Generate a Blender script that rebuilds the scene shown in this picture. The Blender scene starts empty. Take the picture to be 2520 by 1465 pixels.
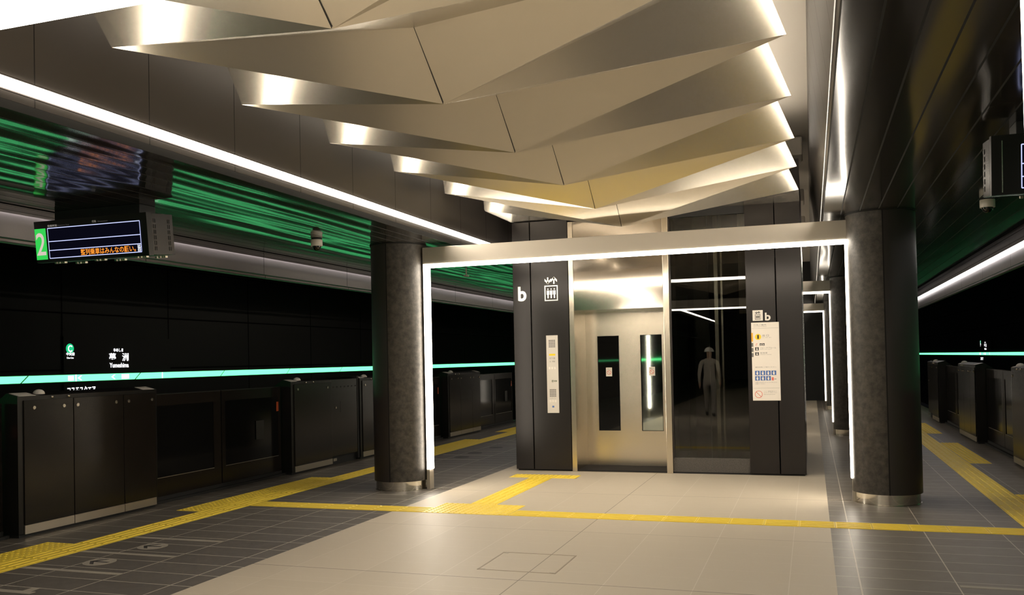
import bpy, bmesh, math, random
from mathutils import Vector, Matrix

# ------------------------------------------------------------------ camera, world, exposure
S = bpy.context.scene
COL = S.collection
W, H = 2520, 1465
F_PX, CY = 2182.4, 850.0
YAW, PITCH, ROLL = 0.3254, 0.0169, -0.0211
CAM = Vector((-0.1198, -8.3198, 1.5387))


def cam_axes():
    cy, sy = math.cos(YAW), math.sin(YAW)
    r0 = Matrix(((cy, sy, 0), (0, 0, -1), (-sy, cy, 0)))
    cp, sp = math.cos(PITCH), math.sin(PITCH)
    rp = Matrix(((1, 0, 0), (0, cp, sp), (0, -sp, cp)))
    cr, sr = math.cos(ROLL), math.sin(ROLL)
    rr = Matrix(((cr, -sr, 0), (sr, cr, 0), (0, 0, 1)))
    return rr @ rp @ r0


A = cam_axes()
cd = bpy.data.cameras.new('camera')
cam = bpy.data.objects.new('camera', cd)
COL.objects.link(cam)
m3 = Matrix((A[0], -Vector(A[1]), -Vector(A[2]))).transposed()
cam.matrix_world = Matrix.Translation(CAM) @ m3.to_4x4()
cd.sensor_fit = 'HORIZONTAL'
cd.sensor_width = 36.0
cd.lens = F_PX * 36.0 / W
cd.shift_y = (CY - H / 2) / W
cd.clip_start = 0.05
cd.clip_end = 200
S.camera = cam

world = bpy.data.worlds.new('world')
S.world = world
world.use_nodes = True
world.node_tree.nodes['Background'].inputs[0].default_value = (0.02, 0.02, 0.022, 1)
world.node_tree.nodes['Background'].inputs[1].default_value = 0.1

S.view_settings.view_transform = 'Standard'
S.view_settings.look = 'None'
S.view_settings.exposure = 0.44
S.view_settings.gamma = 1.0
S.view_settings.use_curve_mapping = False

S.cycles.sample_clamp_direct = 12.0
S.cycles.sample_clamp_indirect = 5.0

LED = 26.0            # bulkhead strips
LED_FRAME = 24.0      # portal frames
LED_COVE = 9.0
LED_COL = (1.0, 0.89, 0.735)
GREEN = 1.9

# ------------------------------------------------------------------ materials
MATS = {}


def mat(name, col, rough=0.5, metal=0.0, spec=0.5, emit=None, es=0.0, trans=0.0, bump=None, mottle=None, coat=0.0, alpha=1.0):
    m = bpy.data.materials.new(name)
    m.use_nodes = True
    nt = m.node_tree
    b = nt.nodes['Principled BSDF']
    b.inputs['Base Color'].default_value = (*col, 1)
    b.inputs['Roughness'].default_value = rough
    b.inputs['Metallic'].default_value = metal
    b.inputs['Specular IOR Level'].default_value = spec
    b.inputs['Transmission Weight'].default_value = trans
    b.inputs['Coat Weight'].default_value = coat
    b.inputs['Coat Roughness'].default_value = 0.02
    if emit:
        b.inputs['Emission Color'].default_value = (*emit, 1)
        b.inputs['Emission Strength'].default_value = es
    geo = None
    if bump or mottle:
        geo = nt.nodes.new('ShaderNodeNewGeometry')
    if bump:
        (sx, sy, sz), strength, dist, detail = bump
        mp = nt.nodes.new('ShaderNodeMapping')
        mp.inputs['Scale'].default_value = (sx, sy, sz)
        nt.links.new(geo.outputs['Position'], mp.inputs['Vector'])
        n = nt.nodes.new('ShaderNodeTexNoise')
        n.inputs['Scale'].default_value = 1.0
        n.inputs['Detail'].default_value = detail
        nt.links.new(mp.outputs[0], n.inputs['Vector'])
        bp = nt.nodes.new('ShaderNodeBump')
        bp.inputs['Strength'].default_value = strength
        bp.inputs['Distance'].default_value = dist
        nt.links.new(n.outputs['Fac'], bp.inputs['Height'])
        nt.links.new(bp.outputs[0], b.inputs['Normal'])
        nt.links.new(bp.outputs[0], b.inputs['Coat Normal'])
    if mottle:
        sc, c2, detail = mottle
        n = nt.nodes.new('ShaderNodeTexNoise')
        n.inputs['Scale'].default_value = sc
        n.inputs['Detail'].default_value = detail
        n.inputs['Roughness'].default_value = 0.65
        nt.links.new(geo.outputs['Position'], n.inputs['Vector'])
        cr = nt.nodes.new('ShaderNodeValToRGB')
        cr.color_ramp.elements[0].position = 0.36
        cr.color_ramp.elements[0].color = (*col, 1)
        cr.color_ramp.elements[1].position = 0.66
        cr.color_ramp.elements[1].color = (*c2, 1)
        nt.links.new(n.outputs['Fac'], cr.inputs[0])
        nt.links.new(cr.outputs[0], b.inputs['Base Color'])
    MATS[name] = m
    return m


def emis(name, col, s):
    m = bpy.data.materials.new(name)
    m.use_nodes = True
    nt = m.node_tree
    nt.nodes.remove(nt.nodes['Principled BSDF'])
    e = nt.nodes.new('ShaderNodeEmission')
    e.inputs[0].default_value = (*col, 1)
    e.inputs[1].default_value = s
    nt.links.new(e.outputs[0], nt.nodes['Material Output'].inputs[0])
    MATS[name] = m
    return m


def tile_mat(name, base, base2, grout, ox, px, oy, py, w, rough, fine=None, extra=None, spec=0.5):
    """tiles with straight joints; px/py pitch, ox/oy offset, w half joint width"""
    m = bpy.data.materials.new(name)
    m.use_nodes = True
    nt = m.node_tree
    L = nt.links.new
    b = nt.nodes['Principled BSDF']
    geo = nt.nodes.new('ShaderNodeNewGeometry')
    sep = nt.nodes.new('ShaderNodeSeparateXYZ')
    L(geo.outputs['Position'], sep.inputs[0])

    def mth(op, a, b_=None, c=None):
        n = nt.nodes.new('ShaderNodeMath')
        n.operation = op
        for i, v in enumerate((a, b_, c)):
            if v is None:
                continue
            if isinstance(v, (int, float)):
                n.inputs[i].default_value = v
            else:
                L(v, n.inputs[i])
        return n.outputs[0]

    def joint(axis, off, pitch, hw):
        s = mth('SUBTRACT', sep.outputs[axis], off)
        p = mth('PINGPONG', s, pitch / 2)
        # pingpong gives 0 at multiples of pitch
        return mth('LESS_THAN', p, hw)

    def cell(axis, off, pitch):
        return mth('FLOOR', mth('DIVIDE', mth('SUBTRACT', sep.outputs[axis], off), pitch))

    j = mth('MAXIMUM', joint(0, ox, px, w), joint(1, oy, py, w))
    comb = nt.nodes.new('ShaderNodeCombineXYZ')
    L(cell(0, ox, px), comb.inputs[0])
    L(cell(1, oy, py), comb.inputs[1])
    wn = nt.nodes.new('ShaderNodeTexWhiteNoise')
    L(comb.outputs[0], wn.inputs['Vector'])
    noise = nt.nodes.new('ShaderNodeTexNoise')
    noise.inputs['Scale'].default_value = 9.0
    noise.inputs['Detail'].default_value = 6.0
    L(geo.outputs['Position'], noise.inputs['Vector'])
    f = mth('ADD', mth('MULTIPLY', wn.outputs['Value'], 0.55), mth('MULTIPLY', noise.outputs['Fac'], 0.45))
    mix = nt.nodes.new('ShaderNodeMix')
    mix.data_type = 'RGBA'
    mix.inputs[6].default_value = (*base, 1)
    mix.inputs[7].default_value = (*base2, 1)
    L(f, mix.inputs[0])
    out = mix.outputs[2]

    def over(out, mask, col):
        mx = nt.nodes.new('ShaderNodeMix')
        mx.data_type = 'RGBA'
        L(mask, mx.inputs[0])
        L(out, mx.inputs[6])
        mx.inputs[7].default_value = (*col, 1)
        return mx.outputs[2]

    if fine:
        fo, fp, fw, fc = fine
        out = over(out, mth('MULTIPLY', joint(1, fo, fp, fw), mth('GREATER_THAN', noise.outputs['Fac'], 0.47)), fc)
    out = over(out, j, grout)
    for ax, pos, hw, colr in (extra or ()):
        k = mth('LESS_THAN', mth('ABSOLUTE', mth('SUBTRACT', sep.outputs[ax], pos)), hw)
        out = over(out, k, colr)
    L(out, b.inputs['Base Color'])
    rr = mth('ADD', mth('MULTIPLY', noise.outputs['Fac'], 0.14), rough - 0.07)
    L(rr, b.inputs['Roughness'])
    b.inputs['Specular IOR Level'].default_value = spec
    MATS[name] = m
    return m


def panel_mat(name, col, joint_col, axes, rough, metal=0.0, spec=0.5, vary=0.0, bump=None):
    """flat panels with dark joints; axes = list of (axis, offset, pitch, half width) or (axis, pos, None, hw)"""
    m = mat(name, col, rough, metal, spec, bump=bump)
    nt = m.node_tree
    L = nt.links.new
    b = nt.nodes['Principled BSDF']
    geo = nt.nodes.new('ShaderNodeNewGeometry')
    sep = nt.nodes.new('ShaderNodeSeparateXYZ')
    L(geo.outputs['Position'], sep.inputs[0])
    acc = None
    for ax, off, pitch, hw in axes:
        s = nt.nodes.new('ShaderNodeMath'); s.operation = 'SUBTRACT'
        L(sep.outputs[ax], s.inputs[0]); s.inputs[1].default_value = off
        p = nt.nodes.new('ShaderNodeMath')
        if pitch:
            p.operation = 'PINGPONG'; p.inputs[1].default_value = pitch / 2
        else:
            p.operation = 'ABSOLUTE'
        L(s.outputs[0], p.inputs[0])
        t = nt.nodes.new('ShaderNodeMath'); t.operation = 'LESS_THAN'
        L(p.outputs[0], t.inputs[0]); t.inputs[1].default_value = hw
        if acc is None:
            acc = t.outputs[0]
        else:
            mx = nt.nodes.new('ShaderNodeMath'); mx.operation = 'MAXIMUM'
            L(acc, mx.inputs[0]); L(t.outputs[0], mx.inputs[1]); acc = mx.outputs[0]
    mix = nt.nodes.new('ShaderNodeMix'); mix.data_type = 'RGBA'
    L(acc, mix.inputs[0])
    mix.inputs[6].default_value = (*col, 1)
    mix.inputs[7].default_value = (*joint_col, 1)
    L(mix.outputs[2], b.inputs['Base Color'])
    # joints are rough
    mr = nt.nodes.new('ShaderNodeMix'); mr.data_type = 'FLOAT'
    L(acc, mr.inputs[0]); mr.inputs[2].default_value = rough; mr.inputs[3].default_value = 0.9
    L(mr.outputs[0], b.inputs['Roughness'])
    return m


M_BEIGE = tile_mat('beige_floor_tile', (0.49, 0.43, 0.335), (0.535, 0.47, 0.37), (0.60, 0.54, 0.45), -0.3, 0.6, -0.64, 2.16, 0.0026, 0.54,
                   fine=(0.02, 0.3, 0.0016, (0.60, 0.54, 0.45)),
                   extra=((0, -2.1, 0.004, (0.24, 0.20, 0.15)), (1, 1.545, 0.004, (0.16, 0.13, 0.10)), (1, -0.64, 0.004, (0.30, 0.25, 0.19)),
                          (1, -2.42, 0.005, (0.20, 0.17, 0.13)), (1, 3.44, 0.004, (0.2, 0.17, 0.13))))
M_DARKL = tile_mat('dark_floor_tile_west', (0.095, 0.083, 0.069), (0.128, 0.113, 0.094), (0.50, 0.46, 0.38), -5.6515, 0.6, -3.1405, 0.3, 0.0046, 0.46)
M_DARKR_LIT = tile_mat('dark_floor_tile_east_lit', (0.150, 0.131, 0.108), (0.19, 0.168, 0.14), (0.50, 0.46, 0.39), 0.15, 0.6, -0.2737, 0.3, 0.0038, 0.40,  # base lighter than west: sheen and stronger light put into the colour
                   extra=((0, 0.15, 0.005, (0.58, 0.53, 0.46)), (0, 0.75, 0.004, (0.55, 0.50, 0.43))))
M_BULK = panel_mat('bulkhead_panel', (0.050, 0.044, 0.040), (0.008, 0.007, 0.006), [(1, -4.42, 0.925, 0.004)], 0.34, 0.35)
M_SOFFIT = panel_mat('soffit_slat', (0.030, 0.027, 0.024), (0.004, 0.004, 0.004), [(0, 0.03, 0.175, 0.006)], 0.12, 0.25, 0.8,
                     bump=((5.7, 0.5, 1.0), 0.14, 0.03, 0.0))
M_SOFFITL = panel_mat('soffit_slat_west', (0.030, 0.027, 0.024), (0.004, 0.004, 0.004), [(0, -4.27, 0.175, 0.006)], 0.10, 0.25, 0.8,
                      bump=((5.7, 0.6, 1.0), 0.30, 0.03, 0.0))
M_FASCIA = panel_mat('fascia_panel', (0.20, 0.18, 0.18), (0.05, 0.045, 0.045), [(1, -0.2, 2.3, 0.006)], 0.38, 0.3)
M_TRACKWALL = panel_mat('track_wall_panel', (0.004, 0.0037, 0.0035), (0.001, 0.001, 0.001), [(1, 1.96, 2.29, 0.014), (2, 2.38, 0.85, 0.012)], 0.42, 0.0, 0.12)
M_DARKMETAL = mat('dark_brown_metal', (0.036, 0.031, 0.028), 0.33, 0.5)
M_GATE = mat('dark_gate_metal', (0.012, 0.0095, 0.008), 0.20, 0.0, 0.30)
M_GATESIDE = mat('dark_gate_frame', (0.010, 0.009, 0.008), 0.32, 0.2, 0.35)
M_GATEGLASS = mat('gate_glass', (0.006, 0.006, 0.006), 0.10, 0.0, 0.25)
M_BLACK = mat('matt_black', (0.008, 0.008, 0.008), 0.6)
M_SEAM = mat('seam_black', (0.005, 0.004, 0.004), 0.8)
M_STEEL = mat('brushed_steel', (0.62, 0.57, 0.49), 0.24, 1.0)
M_KICK = mat('kick_steel', (0.50, 0.45, 0.37), 0.36, 0.9)
M_LINTEL = mat('polished_steel', (0.60, 0.535, 0.46), 0.10, 1.0, bump=((1.3, 1.0, 1.6), 0.10, 0.06, 0.0), coat=1.0)
M_DOORSTEEL = mat('lift_door_steel', (0.62, 0.55, 0.45), 0.22, 1.0)
M_RING = mat('ring_steel', (0.66, 0.62, 0.54), 0.09, 1.0)
M_BEAM = mat('champagne_metal', (0.55, 0.50, 0.43), 0.42, 0.6)
M_FIN = mat('folded_aluminium', (0.60, 0.55, 0.465), 0.25, 0.9)
M_STONE = mat('mottled_stone', (0.032, 0.028, 0.024), 0.52, 0.0, 0.4, bump=((40, 40, 40), 0.35, 0.004, 6), mottle=(16, (0.078, 0.069, 0.058), 10))
M_SMOOTH = mat('smooth_column', (0.036, 0.030, 0.028), 0.42, 0.2)
M_PLINTH = mat('speckled_plinth', (0.05, 0.045, 0.04), 0.5, 0.0, 0.4, mottle=(90, (0.10, 0.09, 0.08), 4))
M_CLAD = mat('lift_cladding', (0.021, 0.018, 0.017), 0.27, 0.4, 0.45)
M_GLASS = mat('dark_glass', (0.006, 0.006, 0.006), 0.02, 0.0, 0.6)
M_MIRRORGLASS = mat('reflective_glass', (0.50, 0.54, 0.48), 0.03, 1.0)
M_CLEAR = mat('clear_glass', (0.75, 0.78, 0.74), 0.0, 0.0, 0.5, trans=1.0)
M_UPPER = mat('upper_ceiling_paint', (0.62, 0.57, 0.50), 0.8)
M_YELLOW = mat('tactile_yellow', (0.93, 0.69, 0.065), 0.45, 0.0, 0.5)
M_WHITE = mat('white_card', (0.78, 0.73, 0.66), 0.5)
M_CREAM = mat('cream_plastic', (0.62, 0.58, 0.52), 0.4)
M_CREAMMARK = mat('floor_marking', (0.36, 0.325, 0.265), 0.5)
M_ARROWDARK = mat('floor_arrow', (0.05, 0.044, 0.04), 0.5)
M_GREYTXT = mat('grey_lettering', (0.16, 0.15, 0.14), 0.6)
M_BLACKTXT = mat('black_lettering', (0.025, 0.025, 0.025), 0.6)
M_SILVER = mat('silver_lettering', (0.70, 0.67, 0.62), 0.28, 0.8)
M_BLUE = mat('pictogram_blue', (0.06, 0.14, 0.40), 0.5)
M_RED = mat('prohibition_red', (0.70, 0.13, 0.09), 0.5)
M_ORANGE = mat('orange_mark', (0.85, 0.42, 0.03), 0.5)
M_YELSIGN = mat('exit_yellow', (0.90, 0.62, 0.02), 0.5)
M_PIT = mat('track_bed', (0.02, 0.02, 0.02), 0.85)
M_REDLABEL = mat('door_red_label', (0.40, 0.07, 0.02), 0.5)
M_GREENPLATE = emis('board_green', (0.03, 0.50, 0.07), 0.95)
M_BOARDWHITE = emis('board_white', (1.0, 0.86, 0.74), 0.5)
M_SCREEN = emis('screen_dark', (0.006, 0.006, 0.016), 0.35)
M_SCREENLINE = emis('screen_line', (0.55, 0.60, 1.0), 0.9)
M_SCREENWHITE = emis('screen_white', (0.80, 0.85, 1.0), 1.0)
M_SCREENORANGE = emis('screen_orange', (1.0, 0.30, 0.03), 0.95)
M_SIGNWHITE = emis('lit_sign_white', (0.95, 0.96, 1.0), 1.8)
M_SIGNGREEN = emis('lit_sign_green', (0.02, 0.62, 0.25), 0.75)
M_LED = emis('led_warm_white', LED_COL, LED)
M_LEDF = emis('frame_led_warm_white', LED_COL, LED_FRAME)
M_LEDFAR = emis('far_frame_led_warm_white', LED_COL, 4.5)
M_COVE = emis('cove_led_white', (1.0, 0.93, 0.90), LED_COVE)
M_UPLED = emis('added_uplight_led', LED_COL, 20.0)
M_GREENLED = emis('green_led', (0.13, 1.0, 0.33), GREEN)
M_STRIPWHITE = emis('strip_white_mark', (0.95, 1.0, 0.98), 3.2)
M_EXITG = emis('green_lamp', (0.02, 0.6, 0.2), 1.0)


# ------------------------------------------------------------------ mesh helpers
class MB:
    def __init__(self):
        self.v, self.f = [], []

    def add(self, vs, fs):
        n = len(self.v)
        self.v += [tuple(p) for p in vs]
        self.f += [tuple(i + n for i in f) for f in fs]
        return self

    def box(self, x0, x1, y0, y1, z0, z1):
        if x0 > x1: x0, x1 = x1, x0
        if y0 > y1: y0, y1 = y1, y0
        if z0 > z1: z0, z1 = z1, z0
        vs = [(x, y, z) for z in (z0, z1) for y in (y0, y1) for x in (x0, x1)]
        return self.add(vs, [(0, 2, 3, 1), (4, 5, 7, 6), (0, 1, 5, 4), (2, 6, 7, 3), (0, 4, 6, 2), (1, 3, 7, 5)])

    def run(self, x0, x1, ya, yb, z0, z1, step=2.4):
        n = max(1, round((yb - ya) / step))
        for i in range(n):
            self.box(x0, x1, ya + (yb - ya) * i / n, ya + (yb - ya) * (i + 1) / n, z0, z1)
        return self

    def bev(self, x0, x1, y0, y1, z0, z1, r=0.006):
        bm = bmesh.new()
        bmesh.ops.create_cube(bm, size=1.0)
        for v in bm.verts:
            v.co = Vector(((x0 + x1) / 2 + v.co.x * (x1 - x0), (y0 + y1) / 2 + v.co.y * (y1 - y0), (z0 + z1) / 2 + v.co.z * (z1 - z0)))
        bmesh.ops.bevel(bm, geom=list(bm.edges), offset=r, segments=2, affect='EDGES', profile=0.5)
        bm.verts.index_update()
        self.add([v.co[:] for v in bm.verts], [[v.index for v in f.verts] for f in bm.faces])
        bm.free()
        return self

    def prism(self, poly, axis, a, b):
        """poly in the two other axes (ordered), extruded along axis from a to b"""
        n = len(poly)

        def pt(p, t):
            if axis == 0: return (t, p[0], p[1])
            if axis == 1: return (p[0], t, p[1])
            return (p[0], p[1], t)
        vs = [pt(p, a) for p in poly] + [pt(p, b) for p in poly]
        fs = [tuple(range(n))[::-1], tuple(range(n, 2 * n))]
        for i in range(n):
            j = (i + 1) % n
            fs.append((i, j, n + j, n + i))
        return self.add(vs, fs)

    def cyl(self, c, r, h, n=48, a0=0.0, a1=2 * math.pi, axis=2, r2=None, cap=True):
        full = abs(a1 - a0 - 2 * math.pi) < 1e-6
        k = n if full else n + 1
        r2 = r if r2 is None else r2
        vs = []
        for t, rr in ((0, r), (h, r2)):
            for i in range(k):
                a = a0 + (a1 - a0) * i / n
                p = (rr * math.cos(a), rr * math.sin(a), t)
                if axis == 0: p = (p[2], p[0], p[1])
                elif axis == 1: p = (p[0], p[2], p[1])
                vs.append((c[0] + p[0], c[1] + p[1], c[2] + p[2]))
        fs = []
        for i in range(k if full else k - 1):
            j = (i + 1) % k
            fs.append((i, j, k + j, k + i))
        if cap:
            fs.append(tuple(range(k))[::-1])
            fs.append(tuple(range(k, 2 * k)))
            if not full:
                fs.append((0, k, 2 * k - 1, k - 1))
        return self.add(vs, fs)

    def sphere(self, c, r, nu=20, nv=10, v0=-math.pi / 2, v1=math.pi / 2, sc=(1, 1, 1)):
        vs, fs = [], []
        for j in range(nv + 1):
            t = v0 + (v1 - v0) * j / nv
            for i in range(nu):
                a = 2 * math.pi * i / nu
                vs.append((c[0] + sc[0] * r * math.cos(t) * math.cos(a), c[1] + sc[1] * r * math.cos(t) * math.sin(a), c[2] + sc[2] * r * math.sin(t)))
        for j in range(nv):
            for i in range(nu):
                k = (i + 1) % nu
                fs.append((j * nu + i, j * nu + k, (j + 1) * nu + k, (j + 1) * nu + i))
        return self.add(vs, fs)

    def obj(self, name, m, parent=None, smooth=False, off=(0, 0, 0)):
        me = bpy.data.meshes.new(name)
        me.from_pydata([(x - off[0], y - off[1], z - off[2]) for x, y, z in self.v], [], self.f)
        me.materials.append(m)
        me.validate()
        bm = bmesh.new()
        bm.from_mesh(me)
        bmesh.ops.recalc_face_normals(bm, faces=bm.faces)
        bm.to_mesh(me)
        bm.free()
        if smooth:
            for p in me.polygons:
                p.use_smooth = True
            me.set_sharp_from_angle(angle=math.radians(35))
        o = bpy.data.objects.new(name, me)
        COL.objects.link(o)
        if parent is not None:
            o.parent = parent
        return o


TXT = {}


def text_mesh(body, bold=0.0):
    key = (body, bold)
    if key not in TXT:
        c = bpy.data.curves.new('t', 'FONT')
        c.body = body
        c.offset = bold
        c.resolution_u = 4
        o = bpy.data.objects.new('t', c)
        COL.objects.link(o)
        dg = bpy.context.evaluated_depsgraph_get()
        me = bpy.data.meshes.new_from_object(o.evaluated_get(dg))
        vs = [v.co[:] for v in me.vertices]
        fs = [tuple(p.vertices) for p in me.polygons]
        bpy.data.objects.remove(o)
        bpy.data.curves.remove(c)
        bpy.data.meshes.remove(me)
        TXT[key] = (vs, fs)
    return TXT[key]


def put_text(mb, body, box, place, bold=0.0, keep=False):
    """fit the text into box (u0,v0,u1,v1) of a plane; place(u,v) -> point"""
    vs, fs = text_mesh(body, bold)
    xs = [v[0] for v in vs]; ys = [v[1] for v in vs]
    x0, x1, y0, y1 = min(xs), max(xs), min(ys), max(ys)
    u0, v0, u1, v1 = box
    sx, sy = (u1 - u0) / (x1 - x0), (v1 - v0) / (y1 - y0)
    if keep:
        s = min(abs(sx), abs(sy)); sx = math.copysign(s, sx); sy = math.copysign(s, sy)
    mb.add([place(u0 + (v[0] - x0) * sx, v0 + (v[1] - y0) * sy) for v in vs], fs)


def put_rect(mb, box, place):
    u0, v0, u1, v1 = box
    mb.add([place(u0, v0), place(u1, v0), place(u1, v1), place(u0, v1)], [(0, 1, 2, 3)])


def put_disc(mb, u, v, r, place, n=32, r_in=0.0):
    if r_in <= 0:
        mb.add([place(u + r * math.cos(2 * math.pi * i / n), v + r * math.sin(2 * math.pi * i / n)) for i in range(n)], [tuple(range(n))])
    else:
        vs = []
        for q in (r, r_in):
            vs += [place(u + q * math.cos(2 * math.pi * i / n), v + q * math.sin(2 * math.pi * i / n)) for i in range(n)]
        mb.add(vs, [(i, (i + 1) % n, n + (i + 1) % n, n + i) for i in range(n)])


def put_poly(mb, pts, place):
    mb.add([place(*p) for p in pts], [tuple(range(len(pts)))])


def thing(name, label, cat, loc=(0, 0, 0), rz=0.0, group=None):
    o = bpy.data.objects.new(name, None)
    o.empty_display_size = 0.1
    COL.objects.link(o)
    o.location = loc
    o.rotation_euler = (0, 0, rz)
    return tag(o, label, cat, group)


def tag(o, label, cat, group=None):
    o['label'] = label
    o['category'] = cat
    if group:
        o['group'] = group
    return o


def struct(name, mb, m, smooth=False):
    o = mb.obj(name, m, smooth=smooth)
    o['kind'] = 'structure'
    return o


def kids(o):
    return [c for c in bpy.data.objects if c.parent == o]


def dup(root, loc, rz, label):
    r = root.copy()
    COL.objects.link(r)
    r.location = loc
    r.rotation_euler = (0, 0, rz)
    r['label'] = label
    for ch in list(root.children):
        c = ch.copy()
        COL.objects.link(c)
        c.parent = r
        for g in list(ch.children):
            d = g.copy()
            COL.objects.link(d)
            d.parent = c
    return r


PI = math.pi
Y0, Y1 = -44.0, 22.6
XC = -2.295          # platform axis used to turn the gates round
ZS = 2.98            # soffit

# ------------------------------------------------------------------ setting
struct('floor', MB().box(-4.27, 0.0, Y0, Y1, -0.4, 0), M_BEIGE)
struct('floor_left', MB().box(-7.42, -4.27, Y0, Y1, -0.4, 0), M_DARKL)
struct('floor_right', MB().box(0.0, 2.83, Y0, Y1, -0.4, 0), M_DARKR_LIT)
struct('trim_1', MB().box(-4.53, -4.27, 1.585, 1.6, -0.01, 0.0025).box(0.0, 0.236, 1.585, 1.6, -0.01, 0.0025), M_STEEL)
struct('floor_track_left', MB().box(-10.6, -7.42, Y0, Y1, -1.5, -1.3), M_PIT)
struct('floor_track_right', MB().box(2.83, 6.1, Y0, Y1, -1.5, -1.3), M_PIT)
struct('wall_left', MB().box(-10.9, -10.6, Y0, 40, -1.5, 5.2), M_TRACKWALL)
struct('wall_right', MB().box(6.1, 6.4, Y0, 60, -1.5, 5.2), M_TRACKWALL)
struct('wall_front', MB().box(-7.4, 2.8, Y1, Y1 + 0.3, -1.5, 5.2), M_BLACK)
struct('wall_back', MB().box(-10.9, 6.4, Y0 - 0.3, Y0, -1.5, 5.2), M_DARKMETAL)
struct('ceiling', MB().box(-4.5, 0.2, Y0, Y1, 4.6, 4.8), M_UPPER)
struct('ceiling_track', MB().box(-10.9, -4.9, Y0, 40, 5.0, 5.2).box(0.6, 6.4, Y0, 60, 5.0, 5.2), M_PIT)
struct('wall_upper_left', MB().box(-4.27, -4.5, Y0, Y1, 3.165, 4.7).box(-4.27, -4.5, Y0, Y1, ZS + 0.051, 3.078), M_BULK)
struct('wall_upper_right', MB().prism([(0.022, 3.165), (-0.085, 4.0), (-0.09, 4.7), (0.3, 4.7), (0.3, 3.165)], 1, Y0, Y1).prism([(0.033, ZS + 0.051), (0.024, 3.078), (0.3, 3.078), (0.3, ZS + 0.051)], 1, Y0, Y1), M_BULK)
struct('ceiling_left', MB().box(-6.62, -4.27, Y0, Y1, ZS, ZS + 0.05).box(-7.03, -6.68, Y0, Y1, ZS, ZS + 0.05), M_SOFFITL)
struct('ceiling_right', MB().box(0.035, 2.16, Y0, Y1, ZS, ZS + 0.05).box(2.22, 2.58, Y0, Y1, ZS, ZS + 0.05), M_SOFFIT)
for nm, xs, sg in (('trim_2', -7.2, 1), ('trim_3', 2.75, -1)):
    struct(nm, MB().box(xs, xs - sg * 0.06, Y0, Y1, 2.785, 3.35), M_FASCIA)
    struct('trim_4' if sg > 0 else 'trim_5', MB().bev(xs + sg * 0.02, xs - sg * 0.05, Y0, Y1, 2.735, 2.768, 0.008), M_FASCIA)
    struct('trim_6' if sg > 0 else 'trim_7', MB().box(xs + sg * 0.17, xs - sg * 0.06, Y0, Y1, 3.12, 3.16), M_BLACK)

# ------------------------------------------------------------------ linear lights
for xs, sg, lb in ((-4.27, 1, 'long white light strip set into the dark bulkhead above the left platform'),
                   (0.022, -1, 'recessed light strip in the bulkhead above the right columns, glimpsed edge-on')):
    t = thing('linear_light', lb, 'light', (xs, 0, 3.09), group='bulkhead light strips')
    MB().run(-sg * 0.06, sg * 0.011 if sg > 0 else -sg * 0.022, -26, Y1, 0.0, 0.062).obj('diffuser', M_LED, t)
    MB().box(-sg * 0.07, sg * 0.002, Y0, Y1, -0.010, 0.0).box(-sg * 0.07, sg * 0.002, Y0, Y1, 0.062, 0.072).box(-sg * 0.075, -sg * 0.062, Y0, Y1, -0.01, 0.072).obj('housing', M_DARKMETAL, t)
for xs, sg, lb in ((-7.2, 1, 'hidden cove light washing the grey fascia above the left gates'), (2.75, -1, 'bright cove light along the top of the fascia above the right gates')):
    t = thing('cove_light', lb, 'light', (xs, 0, 3.035 if sg > 0 else 3.0), group='fascia cove lights')
    MB().run(sg * 0.004, sg * 0.03, -14, Y1, 0.0, 0.062).obj('diffuser', M_COVE, t)
    MB().box(sg * 0.0, sg * 0.034, Y0, Y1, 0.062, 0.08).obj('housing', M_BLACK, t)

# green line lights on the track walls
for xs, sg, lb, y_a, y_b, offy in ((-10.6, 1, 'long green light line on the left track wall, running under the station name', -43, 38, 1.19),
                                  (6.1, -1, 'long green light line on the right track wall behind the gates', -43, 56, 0.4)):
    t = thing('green_light_strip', lb, 'light', (xs, 0, 1.36), group='green wall light lines')
    MB().box(sg * 0.003, sg * 0.045, y_a, y_b, -0.012, 0.112).obj('housing', M_BLACK, t)
    y = offy - 2.2 * math.ceil((offy - y_a) / 2.2) + 2.2
    while y < y_b - 2.3:
        g = 0.017
        MB().prism([(y + g - 0.05 * sg * 0, 0.0), (y + 2.2 - g, 0.0), (y + 2.2 - g + 0.12, 0.10), (y + g + 0.12, 0.10)], 0, sg * 0.045, sg * 0.056).obj('segment', M_GREENLED, t)
        y += 2.2

# ------------------------------------------------------------------ portal frames
def portal(y, xl, xr, label, zb=2.68, led=None):
    led = led or M_LEDF
    t = thing('portal_frame', label, 'light frame', (0, y, 0), group='lit portal frames between columns')
    MB().bev(xl - 0.045, xr + 0.045, -0.06, 0.06, zb + 0.045, zb + 0.25, 0.004).obj('beam', M_BEAM, t)
    for x, s in ((xl, -1), (xr, 1)):
        MB().box(x - 0.0 if s > 0 else x - 0.04, x + 0.04 if s > 0 else x, -0.06, 0.06, 0, zb + 0.045).obj('post', M_BEAM, t)
        d = MB()
        for i in range(8):
            h0, h1 = 0.24 + (zb - 0.238) * i / 8, 0.24 + (zb - 0.238) * (i + 1) / 8
            d.box(x - s * 0.012, x + s * 0.034, -0.064, 0.05, h0, h1)
        d.obj('post_diffuser', led, t)
    d = MB()
    for i in range(14):
        q0, q1 = (xl - 0.034) + (xr - xl + 0.068) * i / 14, (xl - 0.034) + (xr - xl + 0.068) * (i + 1) / 14
        d.box(q0, q1, -0.064, 0.05, zb + 0.008, zb + 0.046)
    d.obj('beam_diffuser', led, t)
    return t


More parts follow.
